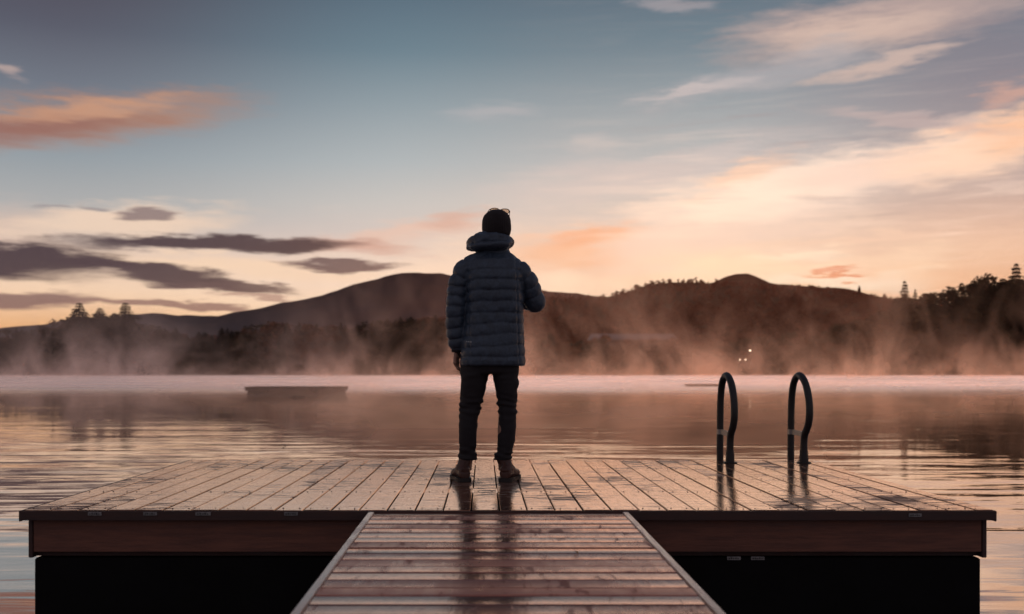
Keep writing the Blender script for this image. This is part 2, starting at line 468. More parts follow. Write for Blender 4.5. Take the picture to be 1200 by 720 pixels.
# ------------------------------------------------------------------ setting: lake, shore, hills, mountains
def grid(name, xs, ys, fn, mat):
    v = [(x, y, fn(x, y)) for y in ys for x in xs]; n = len(xs)
    f = [(j * n + i, j * n + i + 1, (j + 1) * n + i + 1, (j + 1) * n + i) for j in range(len(ys) - 1) for i in range(n - 1)]
    return tag(pydata(name, v, f, mat, smooth=True), kind='structure')
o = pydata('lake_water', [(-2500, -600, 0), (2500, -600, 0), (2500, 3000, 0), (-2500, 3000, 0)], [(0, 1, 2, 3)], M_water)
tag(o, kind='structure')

def interp(tab, x):
    return float(np.interp(x, [a for a, _ in tab], [b for _, b in tab]))
def fbm(x, y, s, o=4):
    return mnoise.fractal(Vector((x * s, y * s, 3.7)), 1.0, 2.0, o)
SH = 380.0
def shore_y(x): return SH + 7 * fbm(x, 0, .012) + (abs(x) / 900) ** 2 * 60
RIDGE = 760.0
ridge_tab = [(-900, 400), (-200, 402), (0, 400), (200, 400), (330, 397), (450, 390), (560, 372), (640, 350), (705, 352), (722, 347), (742, 341), (764, 336), (810, 335),
             (860, 335), (900, 335), (934, 337), (979, 340), (1007, 345), (1047, 353), (1100, 360), (1200, 356), (1400, 345), (1800, 350), (2600, 390)]
def hill_z(x, y):
    px = VX + F * x / RIDGE
    top = H + (VY - interp(ridge_tab, px)) * RIDGE / F
    s0 = shore_y(x)
    t = (y - s0) / (RIDGE - s0)
    if t < 0: return max(-3.0, t * 40)
    t2 = t if t <= 1 else 1 - (t - 1) * .5
    prof = max(0, math.sin(min(t2, 1) * math.pi / 2)) if t <= 1 else max(0.2, math.cos((t - 1) * 1.2))
    return .5 + max(top, 4) * ((max(0.0, t) ** 1.3) if t <= 1 else prof) + fbm(x, y, .012) * 4 * min(1, t * 4)
def far_grid():
    xs = np.linspace(-900, 1100, 150); ys = np.concatenate([np.linspace(368, 400, 9), np.linspace(410, 1150, 60)])
    grid('hills', xs, ys, hill_z, M_shore)
far_grid()
MY = 3200.0
mt_tab = [(-900, 400), (-300, 392), (0, 385), (60, 379), (110, 373), (150, 370), (185, 368), (215, 371), (260, 369), (300, 361), (340, 353), (380, 345), (420, 331), (450, 322), (478, 318),
          (520, 320), (560, 324), (600, 329), (640, 338), (705, 347), (800, 356), (1000, 372), (1300, 385), (2000, 396)]
def mount(name, tab, Y0, x0, x1, depth, mat, rough=1.0, n=260):
    def fz(x, y):
        px = VX + F * x / Y0
        top = H + (VY - interp(tab, px)) * Y0 / F
        t = (y - Y0) / depth
        k = (1 - abs(t)) ** 1.15 if abs(t) < 1 else 0
        return top * k + fbm(x, y, 5.5 / Y0 * 3) * rough * (.004 * Y0) * k + fbm(x, y, .02) * 5.0 * k * (Y0 / 3200)
    grid(name, np.linspace(x0, x1, n), np.linspace(Y0 - depth, Y0 + depth, 60), fz, mat)
mount('distant_mountain', mt_tab, MY, (-900 - VX) * MY / F, (1500 - VX) * MY / F, 1500, M_mount, .4)
pk = [(600, 400), (700, 372), (760, 350), (800, 338), (835, 329), (850, 322), (861, 319), (874, 320), (888, 325), (900, 330), (934, 333), (979, 336), (1007, 341), (1047, 350), (1100, 362), (1200, 385), (1300, 400)]
mount('rounded_summit', pk, 1500.0, (600 - VX) * 1500 / F, (1300 - VX) * 1500 / F, 420, M_shore, .3)

# ------------------------------------------------------------------ trees
def conifer_arrays(seed, levels=30, slim=.17, per=9, ex=.62):
    r = random.Random(seed); V = []; Fc = []
    for i in range(levels):
        t = i / (levels - 1); z = .10 + .88 * t
        rad = slim * (1 - t) ** ex * r.uniform(.5, 1.3) + .012
        for k in range(per if t < .8 else max(7, int(per * .7))):
            a = r.uniform(0, 2 * math.pi); L = rad * r.uniform(.65, 1.2); droop = r.uniform(.15, .45) * L
            nseg = 3
            for s in range(nseg):
                f0, f1 = s / nseg, (s + 1) / nseg
                w = .040 * (1 - .5 * f0) * (1.25 - t * .85) * r.uniform(.6, 1.4)
                p0 = Vector((math.cos(a) * L * f0, math.sin(a) * L * f0, z - droop * f0 ** 1.5)); p1 = Vector((math.cos(a) * L * f1, math.sin(a) * L * f1, z - droop * f1 ** 1.3 + .004))
                sd = Vector((-math.sin(a), math.cos(a), 0)) * w; dn = Vector((0, 0, -w * r.uniform(.9, 1.9)))
                b = len(V); V += [p0 + dn * .3, p1 + sd + dn, p1, p1 - sd + dn]; Fc += [(b, b + 1, b + 2), (b, b + 2, b + 3)]
    return V, Fc
def leafy_arrays(seed, clumps=26, leaves=55, size=.028):
    r = random.Random(seed); V = []; Fc = []
    cs = []
    for i in range(clumps):
        a = r.uniform(0, 6.28); zz = r.uniform(.30, .92); rr = .20 * math.sin(min(1, (zz - .18) / .8) * math.pi) ** .6 * r.uniform(.3, 1.0)
        cs.append((Vector((math.cos(a) * rr, math.sin(a) * rr, zz)), r.uniform(.07, .12)))
    for c, cr in cs:
        for k in range(leaves):
            d = Vector((r.gauss(0, 1), r.gauss(0, 1), r.gauss(0, .8))).normalized() * cr * r.uniform(.35, 1.1)
            p = c + d; s = size * r.uniform(.5, 1.2)
            u = Vector((r.gauss(0, 1), r.gauss(0, 1), r.gauss(0, 1))).normalized(); w = u.cross(Vector((r.gauss(0, 1), r.gauss(0, 1), r.gauss(0, 1)))).normalized()
            b = len(V); V += [p - u * s, p + w * s * .6, p + u * s, p - w * s * .7]; Fc += [(b, b + 1, b + 2, b + 3)]
    return V, Fc, cs
def tree_proto(name, kind, seed, mat):
    root = empty(name)
    bm = bmesh.new()
    if kind == 'leafy':
        V, Fc, cs = leafy_arrays(seed)
        tube(bm, [(0, 0, -.02), (.004, 0, .2), (-.004, .005, .45), (0, 0, .7)], [.018, .014, .009, .004], 7)
        for c, cr in cs[:8]:
            z0 = max(.18, c.z - .22); tube(bm, [(0, 0, z0), (c.x * .5, c.y * .5, (z0 + c.z) / 2 - .01), tuple(c)], [.007, .005, .002], 5)
    else:
        V, Fc = conifer_arrays(seed, slim={'spruce': .17, 'spire': .075, 'pine': .19}[kind], levels={'spruce': 32, 'spire': 26, 'pine': 26}[kind], per=30 if kind == 'pine' else 22, ex=.85 if kind == 'pine' else .6)
        tube(bm, [(0, 0, -.02), (.002, 0, .5), (0, 0, .985)], [.014, .009, .002], 7)
    cr = pydata('crown', V, Fc, mat, root)
    obj('trunk', bm, M_bark, root)
    return root
protos = {}
def get_tree(kind, variant, mat, matname):
    key = (kind, variant, matname)
    if key not in protos:
        nm = {'leafy': 'broadleaf_tree', 'spruce': 'spruce_tree', 'spire': 'fir_tree', 'pine': 'pine_tree'}[kind]
        protos[key] = tree_proto(nm, kind, variant * 17 + 3, mat); return protos[key]
    return copy_tree(protos[key])
def plant(kind, variant, mat, matname, px, top, Y, label, group=None, wide=1.0, sink=.5):
    x = (px - VX) * Y / F; zt = H + (VY - top) * Y / F
    wide *= 1.35
    z0 = hill_z(x, Y) - sink; h = max(3.0, zt - z0)
    t = get_tree(kind, variant, mat, matname)
    t.location = (x, Y, z0); t.scale = (h * wide, h * wide, h); t.rotation_euler = (0, 0, random.uniform(0, 6.28))
    cat = 'tree'
    for k in ('group',):
        if k in t: del t[k]
    tag(t, label, cat, group); return t

# skyline trees one can tell apart
sk = [
 ('pine', 1, 93, 354, 386, 'broad dark conifer poking above the left treeline, leftmost of the skyline group', 2.1),
 ('pine', 2, 117, 360, 386, 'shorter pointed conifer between two taller ones on the left skyline', 1.9),
 ('spruce', 1, 134, 366, 394, 'lowest small conifer beside the tall one on the left skyline', 1.9),
 ('pine', 3, 147, 354, 386, 'tall dark conifer at the right end of the left skyline group', 2.0),
 ('leafy', 2, 103, 368, 388, 'rounded dark tree in the gap just right of the leftmost skyline conifer', 1.5),
 ('leafy', 3, 126, 368, 388, 'rounded dark tree between the shorter pointed conifer and its right neighbour, left skyline', 1.3),
 ('pine', 4, 1060, 328, 424, 'broad dark conifer standing alone where the right hill slope ends', .95),
 ('spire', 1, 1072.5, 338, 425, 'thin bare looking spire tree just right of the lone broad conifer', .6),
 ('spire', 2, 1106, 338, 424, 'narrow pointed fir in the gap before the high right tree bank', .9),
 ('spire', 3, 1157, 322, 423, 'slim dark spire rising out of the rounded trees at right', .8),
 ('pine', 5, 1191, 307, 422, 'tallest conifer of the right shore, near the picture edge', 1.0),
 ('leafy', 1, 1090, 341, 424, 'low rounded broadleaf tree between the lone conifer and the narrow fir', 1.5),
 ('leafy', 2, 1124, 329, 423, 'wide bushy broadleaf tree at the start of the high right tree bank', 1.3),
 ('leafy', 3, 1149, 321, 424, 'thin crowned broadleaf tree with sky showing through, right skyline', .8),
 ('leafy', 1, 1174, 327, 422, 'rounded broadleaf tree tucked left of the tallest right conifer', 1.1),
 ('spruce', 2, 1007, 334, 740, 'tiny conifer tip sticking up from the descending right ridge', .9),
 ('spruce', 3, 722, 340, 720, 'small conifer tip at the left end of the wooded right ridge', .9),
]
for kind, v, px, top, Y, lab, wd in sk:
    plant(kind, v, M_spruce if kind != 'leafy' else M_dull, 'd' if kind != 'leafy' else 'dull', px, top, Y, lab, None, wd)
# the shoreline wood: single trees
left_top = [(-60, 382), (0, 388), (60, 386), (80, 373), (155, 371), (170, 382), (230, 384), (300, 380), (350, 376), (400, 378), (450, 374), (500, 370), (540, 374), (600, 384)]
n = 0
px = -50.0
while px < 600:
    top = interp(left_top, px) + random.uniform(-3, 12)
    Y = random.uniform(384, 420)
    kind = random.choice(['spruce', 'spruce', 'leafy', 'leafy', 'pine'])
    mat, mn = (M_spruce, 'd') if kind != 'leafy' else random.choice([(M_dull, 'dull'), (M_dull, 'dull'), (M_autumn, 'aut')])
    lab = {'d': 'dark hazy conifer standing in the mist on the far shore left of the person', 'dull': 'brownish broadleaf tree in the misty far shore wood left of the person',
           'aut': 'russet broadleaf tree in the misty far shore wood left of the person'}[mn]
    plant(kind, random.randint(1, 4), mat, mn, px, top, Y, lab, 'misty far shore trees left of the person', random.uniform(1.0, 1.5), 1.0)
    px += random.uniform(4.2, 8); n += 1
px = 600.0
mid_top = [(600, 384), (680, 398), (760, 402), (860, 396), (960, 390), (1030, 372), (1045, 352), (1110, 346), (1125, 335), (1165, 330), (1200, 326), (1280, 318)]
while px < 1270:
    top = interp(mid_top, px) + random.uniform(-4, 16)
    Y = random.uniform(384, 425)
    kind = random.choice(['spruce', 'leafy', 'leafy', 'leafy'])
    if px > 1040: kind = random.choice(['spruce', 'spruce', 'spruce', 'spire', 'leafy']); top += random.uniform(-7, 3)
    mat, mn = (M_spruce, 'd') if kind != 'leafy' else random.choice([(M_dull, 'dull'), (M_autumn, 'aut'), (M_autumn, 'aut')])
    if px > 1040 and kind == 'leafy': mat, mn = M_dull, 'dull'
    lab = {'d': 'dark hazy conifer standing in the mist on the far shore right of the person', 'dull': 'brownish broadleaf tree in the misty far shore wood right of the person',
           'aut': 'russet broadleaf tree in the misty far shore wood right of the person'}[mn]
    plant(kind, random.randint(1, 4), mat, mn, px, top, Y, lab, 'misty far shore trees right of the person', random.uniform(1.0, 1.6), 1.0)
    px += random.uniform(4.5, 8.5); n += 1

# the woods behind: nobody could count them, one mass
def woodland():
    P = []
    for s in range(3):
        V, Fc = conifer_arrays(90 + s, levels=12, slim=.2, per=6); P.append((np.array([tuple(v) for v in V]), [tuple(f) for f in Fc]))
    for s in range(4):
        V, Fc, _ = leafy_arrays(70 + s, clumps=12, leaves=26, size=.060); P.append((np.array([tuple(v) for v in V]), [tuple(f) for f in Fc]))
    VV = []; FF = []; off = 0
    for i in range(5200):
        Y = 425 + (random.random() ** .8) * 370; px_ = random.uniform(-160, 1380); x = (px_ - VX) * Y / F
        z = hill_z(x, Y)
        k = random.choice([0, 1, 2, 3, 3, 4, 4, 5, 6, 6])
        V, Fc = P[k]; h = float(np.interp(Y, [425, 560, 700, 800], [15, 10, 5.0, 5.0])) * random.uniform(.7, 1.25); w = h * random.uniform(1.1, 1.9)
        a = random.uniform(0, 6.28); c, s_ = math.cos(a), math.sin(a)
        M = np.array([[c * w, -s_ * w, 0], [s_ * w, c * w, 0], [0, 0, h]])
        VV.append(V @ M.T + np.array([x, Y, z - .3 * h])); FF += [tuple(q + off for q in f) for f in Fc]; off += len(V)
    me = bpy.data.meshes.new('woods'); me.from_pydata(np.vstack(VV).tolist(), [], FF); me.update()
    tag(link('woods', me, M_wood), 'far off autumn wood covering the hillside across the lake', 'woods', kind='stuff')
woodland()

# ------------------------------------------------------------------ lodge and shore lamps
def lodge():
    Y = 452.0; x0, x1 = W(690, 400, Y).x, W(795, 400, Y).x
    zt = H + (VY - 393) * Y / F; zr = H + (VY - 398.5) * Y / F
    root = empty('lodge', ((x0 + x1) / 2, Y, zr - 4.2)); tag(root, 'long low lodge with a pale roof half lost in haze on the hillside', 'lodge')
    hw = (x1 - x0) / 2; hh = 4.2; rise = zt - zr + .8
    mw = noisy('lodge boards', (.10, .06, .045, 1), (.15, .09, .07, 1), 1, (.7, .9))
    mr = noisy('pale metal roof', (.20, .16, .15, 1), (.30, .25, .23, 1), .6, (.4, .6))
    mg = principled('lodge window glass', (.03, .03, .04, 1), .15)[0]
    bm = bmesh.new(); box(bm, -hw + 1, hw - 1, 0, 8, -4, hh); obj('wall', bm, mw, root)
    bm = bmesh.new()
    v = [bm.verts.new(p) for p in ((-hw, -1, hh + .02), (hw, -1, hh + .02), (hw, 9, hh + .02), (-hw, 9, hh + .02), (-hw + 1.5, 4, hh + rise), (hw - 1.5, 4, hh + rise))]
    for q in ((0, 1, 5, 4), (1, 2, 5), (2, 3, 4, 5), (3, 0, 4), (3, 2, 1, 0)): bm.faces.new([v[i] for i in q])
    rf = obj('roof', bm, mr, root)
    bm = bmesh.new(); box(bm, -6, -5, 4.5, 5.5, hh + .4, hh + rise + 1.2); obj('chimney', bm, mw, rf)
    for i in range(7):
        xx = -hw + 4 + i * (2 * hw - 8) / 6
        bm = bmesh.new(); box(bm, xx - .9, xx + .9, -.08, -.01, 1.0, 2.8); wf = obj('window', bm, M_trim, root)
        bm = bmesh.new(); box(bm, xx - .75, xx + .75, -.13, -.085, 1.15, 2.65); obj('pane', bm, mg, wf)
lodge()
m_glow, nt, out = newmat('lamp glow')
e = nt.nodes.new('ShaderNodeEmission'); e.inputs[0].default_value = (1, .72, .5, 1); e.inputs[1].default_value = 6.0; nt.links.new(e.outputs[0], out.inputs[0])
for px, py, lab, s in ((879, 411, 'glowing lamp on the far shore, highest and brightest of the three lights', .30),
                    (867, 422, 'small glowing lamp on the far shore, left one of the low pair of lights', .20),
                    (873.5, 422, 'small glowing lamp on the far shore, right one of the low pair of lights', .22)):
    p = W(px, py, 377.0)
    root = empty('shore_lamp', (p.x, p.y, 0)); tag(root, lab, 'lamp', 'lit lamps on the far shore')
    bm = bmesh.new(); tube(bm, [(0, 0, -.5), (0, 0, p.z - s)], [.12, .08], 8); tube(bm, [(0, 0, p.z - s), (0, 0, p.z - s + .06)], .2, 8); obj('post', bm, M_rubber, root)
    bm = bmesh.new(); ellipsoid(bm, (0, 0, p.z), (s, s, s * .95), None, 12, 8); obj('globe', bm, m_glow, root, True)

# ------------------------------------------------------------------ mist
def mistmat(name, kind):
    m, nt, out = newmat(name)
    P = worldpos(nt); x, y, z = separate(nt, P)
    if kind == 'plume':
        wide = noisetex(nt, mapv(nt, P, (.020, .006, .012)), 1.0, 3, .5)
        wisp = noisetex(nt, mapv(nt, P, (.050, .02, .042), rot=(0, R(18), 0)), 1.0, 5, .56, 1.6)
        top = sstep(nt, wide, .32, .70, 3.0, 15.0) * sstep(nt, y, 60, 330, .12, 1.0) * sstep(nt, x / (y.mx(30.0)), -.3, .1, .8, 1.45)
        hz = (z / top * -1.0).f('EXPONENT')
        a = hz * sstep(nt, wisp * .75 + wide * .35, .46, .76) * .40 
        a = a * sstep(nt, z, 30, 44, 1.0, 0.0)
    elif kind == 'low':
        wide = noisetex(nt, mapv(nt, P, (.035, .02, .2)), 1.0, 4, .55, .5)
        a = (z * -4.5).f('EXPONENT') * sstep(nt, z, .55, .8, 1.0, 0.0) * sstep(nt, wide, .25, .60) * sstep(nt, y, 60, 84, .0, .65)
    elif kind == 'veil':
        wide = noisetex(nt, mapv(nt, P, (.09, .05, .25)), 1.0, 4, .55, .8)
        a = (z * -1.3).f('EXPONENT') * sstep(nt, wide, .38, .68) * .30 * sstep(nt, z, 1.6, 2.3, 1.0, 0.0)
    else:
        n = noisetex(nt, mapv(nt, P, (.004, .004, .012)), 1.0, 4, .55)
        a = (z * (sstep(nt, y, 600, 1600, -1 / 60.0, -1 / 110.0))).f('EXPONENT') * sstep(nt, n, .2, .8, .6, 1.2) * sstep(nt, y, 430, 1000, .034, .12)
        a = a * sstep(nt, z, 230, 300, 1.0, 0.0) * sstep(nt, x / (y.mx(30.0)), -.1, .1, .6, 1.6)
    # forward-scattered dawn glow painted in as over-bright colours, warmer on the dawn side
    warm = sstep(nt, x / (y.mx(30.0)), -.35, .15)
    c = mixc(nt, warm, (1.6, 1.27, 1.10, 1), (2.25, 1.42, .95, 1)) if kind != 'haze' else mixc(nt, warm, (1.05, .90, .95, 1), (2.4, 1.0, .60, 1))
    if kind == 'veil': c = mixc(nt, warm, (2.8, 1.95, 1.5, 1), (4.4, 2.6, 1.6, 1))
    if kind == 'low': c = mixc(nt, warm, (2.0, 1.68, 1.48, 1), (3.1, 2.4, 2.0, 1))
    tr = nt.nodes.new('ShaderNodeBsdfTranslucent'); df = nt.nodes.new('ShaderNodeBsdfDiffuse'); ms = nt.nodes.new('ShaderNodeMixShader')
    ms.inputs[0].default_value = .75
    nt.links.new(c.s, tr.inputs[0]); nt.links.new(c.s, df.inputs[0])
    nt.links.new(df.outputs[0], ms.inputs[1]); nt.links.new(tr.outputs[0], ms.inputs[2])
    tp = nt.nodes.new('ShaderNodeBsdfTransparent'); mm = nt.nodes.new('ShaderNodeMixShader')
    nt.links.new(a.sat().s, mm.inputs[0]); nt.links.new(tp.outputs[0], mm.inputs[1]); nt.links.new(ms.outputs[0], mm.inputs[2])
    nt.links.new(mm.outputs[0], out.inputs[0])
    return m
def sheets(name, ys, half, hgt, mat, label, cat, base=.004):
    V = []; Fc = []
    for Y in ys:
        nx = 24; hw = half(Y); b = len(V)
        for i in range(nx + 1):
            x = -hw + 2 * hw * i / nx; yy = Y + math.sin(x * .02 + Y) * Y * .012
            V += [(x, yy, base), (x, yy, hgt(Y))]
        for i in range(nx): Fc.append((b + 2 * i, b + 2 * i + 2, b + 2 * i + 3, b + 2 * i + 1))
    tag(pydata(name, V, Fc, mat), label, cat, kind='stuff')
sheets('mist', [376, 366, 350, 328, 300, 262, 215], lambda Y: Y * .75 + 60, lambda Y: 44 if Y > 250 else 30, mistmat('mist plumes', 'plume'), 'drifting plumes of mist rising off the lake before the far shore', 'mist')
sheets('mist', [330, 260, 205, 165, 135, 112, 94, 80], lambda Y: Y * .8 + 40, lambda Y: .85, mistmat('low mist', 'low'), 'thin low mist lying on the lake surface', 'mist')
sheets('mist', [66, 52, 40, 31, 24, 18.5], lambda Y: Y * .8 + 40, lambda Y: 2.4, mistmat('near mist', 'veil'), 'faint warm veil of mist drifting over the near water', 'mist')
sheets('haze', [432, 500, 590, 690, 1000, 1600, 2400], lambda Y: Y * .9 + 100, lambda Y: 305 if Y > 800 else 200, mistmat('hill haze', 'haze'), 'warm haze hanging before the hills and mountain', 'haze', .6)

# ------------------------------------------------------------------ swimming platform
XL, XR = (25 - VX) / 162 * .713, (1165 - VX) / 162 * .713
YF, YB = .713 * F / 162, .713 * F / 103
def platform():
    root = empty('swim_platform', ((XL + XR) / 2, YF, 0)); tag(root, 'wide wet wooden swimming platform floating on the lake under the person', 'floating dock')
    cx = (XL + XR) / 2
    bm = bmesh.new(); lay = bm.verts.layers.float.new('tone')
    pitch = 32.85 / 162 * .713; x = (585 - VX) / 162 * .713
    xs = []; k = x
    while k > XL + .03: k -= pitch
    while k < XR:
        a, b = max(k, XL), min(k + pitch, XR)
        if b - a > .02: xs.append((a, b))
        k += pitch
    for a, b in xs:
        tone = random.random(); dz = random.uniform(-.0022, .0022)
        y0 = YF + random.uniform(-.004, .004)
        segs = [(y0, YB + random.uniform(-.004, .004))]
        for (s0, s1) in segs:
            vs = box(bm, a + .0043 - cx, b - .0043 - cx, s0 - YF, s1 - YF, D - .036 + dz, D + dz, .003, tone, lay)
    obj('deck_boards', bm, M_deck, root)
    bm = bmesh.new()   # screws, two at each joist
    for a, b in xs:
        for yy in (.06, .78, 1.48, 2.18, 2.86):
            for xx in (a + .03, b - .03):
                if b - a < .1 and xx > a + .04: continue
                bmesh.ops.create_cone(bm, cap_ends=True, segments=8, radius1=.0042, radius2=.0036, depth=.003,
                    matrix=Matrix.Translation((xx - cx + random.uniform(-.004, .004), yy + random.uniform(-.006, .006), D + .0016)))
    obj('deck_screws', bm, M_rim, root)
    bm = bmesh.new(); box(bm, XL - cx, XR - cx, -.022, -.0065, D - .050, D - .003, .002); obj('front_strip', bm, M_rim, root)
    s = .713 / 162
    bm = bmesh.new(); box(bm, XL + 10.5 * s - cx, XR - 10.5 * s - cx, .035, .075, D - .222, D - .038, .003); obj('front_beam', bm, M_fascia, root)
    for sx, nm in ((-1, 'side_beam'), (1, 'side_beam')):
        e = XL if sx < 0 else XR
        i0, i1 = (e + 5 * s - cx, e + 10.5 * s - cx - .001) if sx < 0 else (e - 10.5 * s - cx + .001, e - 5 * s - cx)
        bm = bmesh.new(); box(bm, i0, i1, .03, YB - YF - .03, D - .252, D - .039, .003); obj(nm, bm, M_rim, root)
        o0, o1 = (e - .012 - cx, e - cx - .002) if sx < 0 else (e - cx + .002, e - cx + .012)
        bm = bmesh.new(); box(bm, min(o0, o1), max(o0, o1), -.004, YB - YF + .002, D - .058, D - .004, .002); obj('edge_strip', bm, M_rim, root)
    bm = bmesh.new(); box(bm, XL + 10.5 * s - cx, XR - 10.5 * s - cx, YB - YF - .075, YB - YF - .035, D - .222, D - .038, .003); obj('rear_beam', bm, M_fascia, root)
    bm = bmesh.new(); box(bm, XL + 11 * s - cx, XR - 11 * s - cx, .078, .12, D - .25, D - .04, .003); obj('inner_beam', bm, M_rim, root)
    bm = bmesh.new(); box(bm, XL + 10.8 * s - cx, XR - 10.8 * s - cx, .045, YB - YF - .1, -.32, D - .256, .006)
    # moulded ribs
    obj('float', bm, M_float, root)
    for (x0, x1, y0, y1) in ((103, 119, 600.3, 604.3), (168, 184, 600.3, 604.3), (229, 247, 600.3, 604.3), (333, 349, 600.3, 604.3), (1065, 1080, 602, 605.8), (852, 868, 652.5, 656.5), (880, 896, 652.5, 656.5)):
        yy = -.0255 if y0 < 620 else .043
        Y = YF + yy
        a = W(x0, y1, Y); b = W(x1, y0, Y)
        bm = bmesh.new(); box(bm, a.x - cx, b.x - cx, yy - .0015, yy + .0035 if y0 < 620 else yy + .0015, a.z, b.z, .0005)
        n_ = 6
        pl = obj('metal_plate', bm, M_plate, root)
        bm = bmesh.new()
        for q in range(5):
            xa = a.x + (b.x - a.x) * (.12 + q * .16); box(bm, xa - cx, xa + (b.x - a.x) * .09 - cx, yy - .0026, yy - .0017, a.z + .005, b.z - (.004 if q % 2 else .007))
        obj('stamp_marks', bm, M_rubber, pl)
platform()

def gangway():
    g0 = D - .010; sl = .010
    xl, xr = -.592, .742
    root = empty('gangway', ((xl + xr) / 2, YF, g0)); tag(root, 'narrow wet wooden gangway with crosswise planks leading to the platform', 'gangway')
    cx = (xl + xr) / 2
    tilt = math.atan(sl)
    root.rotation_euler = (tilt, 0, 0)
    bm = bmesh.new(); lay = bm.verts.layers.float.new('tone')
    y = -.012; k = 0
    while y > -7.2:
        w = .122
        tone = random.random(); dz = random.uniform(-.002, .001)
        x0_, x1_ = xl + .033 - cx, xr - .033 - cx; cup = random.uniform(-.0022, .0034); ra, rb = [], []
        for xx, rr_ in ((x0_, ra), (x1_, rb)):
            for u in (0, .04, .2, .4, .6, .8, .96, 1):
                rr_.append(bm.verts.new((xx, y - w + .006 + u * (w - .012), dz + cup * (1 - (2 * u - 1) ** 2) - (.003 if u in (0, 1) else 0))))
            for u in (1, 0): rr_.append(bm.verts.new((xx, y - w + .006 + u * (w - .012), -.034)))
        n_ = len(ra)
        for q in range(n_): bm.faces.new((ra[q], ra[(q + 1) % n_], rb[(q + 1) % n_], rb[q]))
        bm.faces.new(ra[::-1]); bm.faces.new(rb)
        vs = ra + rb
        for v in vs: v[lay] = tone
        tw = random.uniform(-.015, .015)
        yc = y - w / 2
        for v in vs:
            if v.is_valid: v.co.z += (v.co.y - yc) * tw * 1.2
        y -= w
    obj('gangway_boards', bm, M_gang, root)
    for sx in (-1, 1):
        e = (xl if sx < 0 else xr) - cx
        a, b = (e, e + .031) if sx < 0 else (e - .031, e)
        bm = bmesh.new(); box(bm, a, b, -7.2, -.012, -.045, .005, .003); obj('edge_trim', bm, M_trim, root)
        a, b = (e + .012, e + .05) if sx < 0 else (e - .05, e - .012)
        bm = bmesh.new(); box(bm, a, b, -7.2, -.03, -.22, -.048, .003); obj('stringer', bm, M_rim, root)
gangway()

# ------------------------------------------------------------------ ladder
def ladder():
    Xa, Xb = (855.5 - VX) / F * 7.80, (942.0 - VX) / F * 7.80
    root = empty('swim_ladder', ((Xa + Xb) / 2, YB, D)); tag(root, 'swimming ladder with two black looped handrails at the platform edge', 'ladder')
    cx = (Xa + Xb) / 2
    def lp(a):
        pts = [(7.80, .0), (7.80, .10), (7.79, .19), (7.765, .235), (7.71, .285), (7.675, .34), (7.66, .41), (7.675, .49), (7.71, .56), (7.76, .62), (7.83, .665), (7.91, .685), (7.99, .668),
               (8.055, .62), (8.095, .54), (8.115, .44), (8.125, .30), (8.13, .1), (8.13, -.3), (8.13, -.95)]
        P = [Vector((a - cx, y - YB, z)) for y, z in pts]
        # smooth with a Catmull-Rom pass
        out = []
        for i in range(len(P) - 1):
            p0, p1, p2, p3 = P[max(i - 1, 0)], P[i], P[i + 1], P[min(i + 2, len(P) - 1)]
            for s in range(4):
                t = s / 4
                out.append(.5 * ((2 * p1) + (-p0 + p2) * t + (2 * p0 - 5 * p1 + 4 * p2 - p3) * t * t + (-p0 + 3 * p1 - 3 * p2 + p3) * t ** 3))
        out.append(P[-1]); return out
    for a in (Xa, Xb):
        bm = bmesh.new(); tube(bm, lp(a), .0275, 14); hr = obj('handrail', bm, M_rubber, root, True)
        bm = bmesh.new(); tube(bm, [(a - cx, 7.80 - YB, .0), (a - cx, 7.80 - YB, .008)], .055, 16); tube(bm, [(a - cx, 7.80 - YB, .008), (a - cx, 7.80 - YB, .10)], [.036, .031], 16); obj('base_flange', bm, M_rubber, hr)
        bm = bmesh.new(); box(bm, a - cx - .006, a - cx + .006, 7.80 - YB, 8.12 - YB, .205, .245, .002); obj('brace_plate', bm, M_steel, hr)
        bm = bmesh.new()
        for yy in (7.80, 8.12):
            tube(bm, [(a - cx, yy - YB, .205), (a - cx, yy - YB, .245)], .0285, 14)
        obj('clamp_band', bm, M_steel, hr)
    for z in (-.28, -.55, -.82):
        bm = bmesh.new(); box(bm, Xa - cx, Xb - cx, 8.09 - YB, 8.17 - YB, z - .015, z + .015, .004); obj('tread', bm, M_rubber, root)
ladder()

# ------------------------------------------------------------------ rafts, leaves
def raft(px0, px1, yt, yb, Y, label, dz=.0):
    a, b = W(px0, yb, Y), W(px1, yb, Y); zt = H - (yt - VY) * Y / F
    root = empty('swim_raft', ((a.x + b.x) / 2, Y, 0)); tag(root, label, 'raft')
    hw = (b.x - a.x) / 2
    bm = bmesh.new(); k = -hw
    while k < hw - .01:
        w = min(.19, hw - k); box(bm, k + .004, k + w - .004, 0, hw * 1.1, zt - .05, zt, .004); k += .19
    obj('deck_boards', bm, M_raft, root)
    bm = bmesh.new(); box(bm, -hw * .985, hw * .985, .03, hw * 1.08, zt * .45, zt - .052, .01); obj('frame', bm, M_raft, root)
    bm = bmesh.new(); box(bm, -hw * .95, hw * .95, .08, hw * 1.05, -.2, zt * .45 - .003, .05); obj('float', bm, M_rim, root)
raft(286, 400, 453.6, 462.5, 60.0, 'low grey wooden raft floating far out on the lake left of the person')
raft(806, 848, 450.4, 453.6, 92.0, 'thin distant raft lying low on the lake behind the left ladder rail')

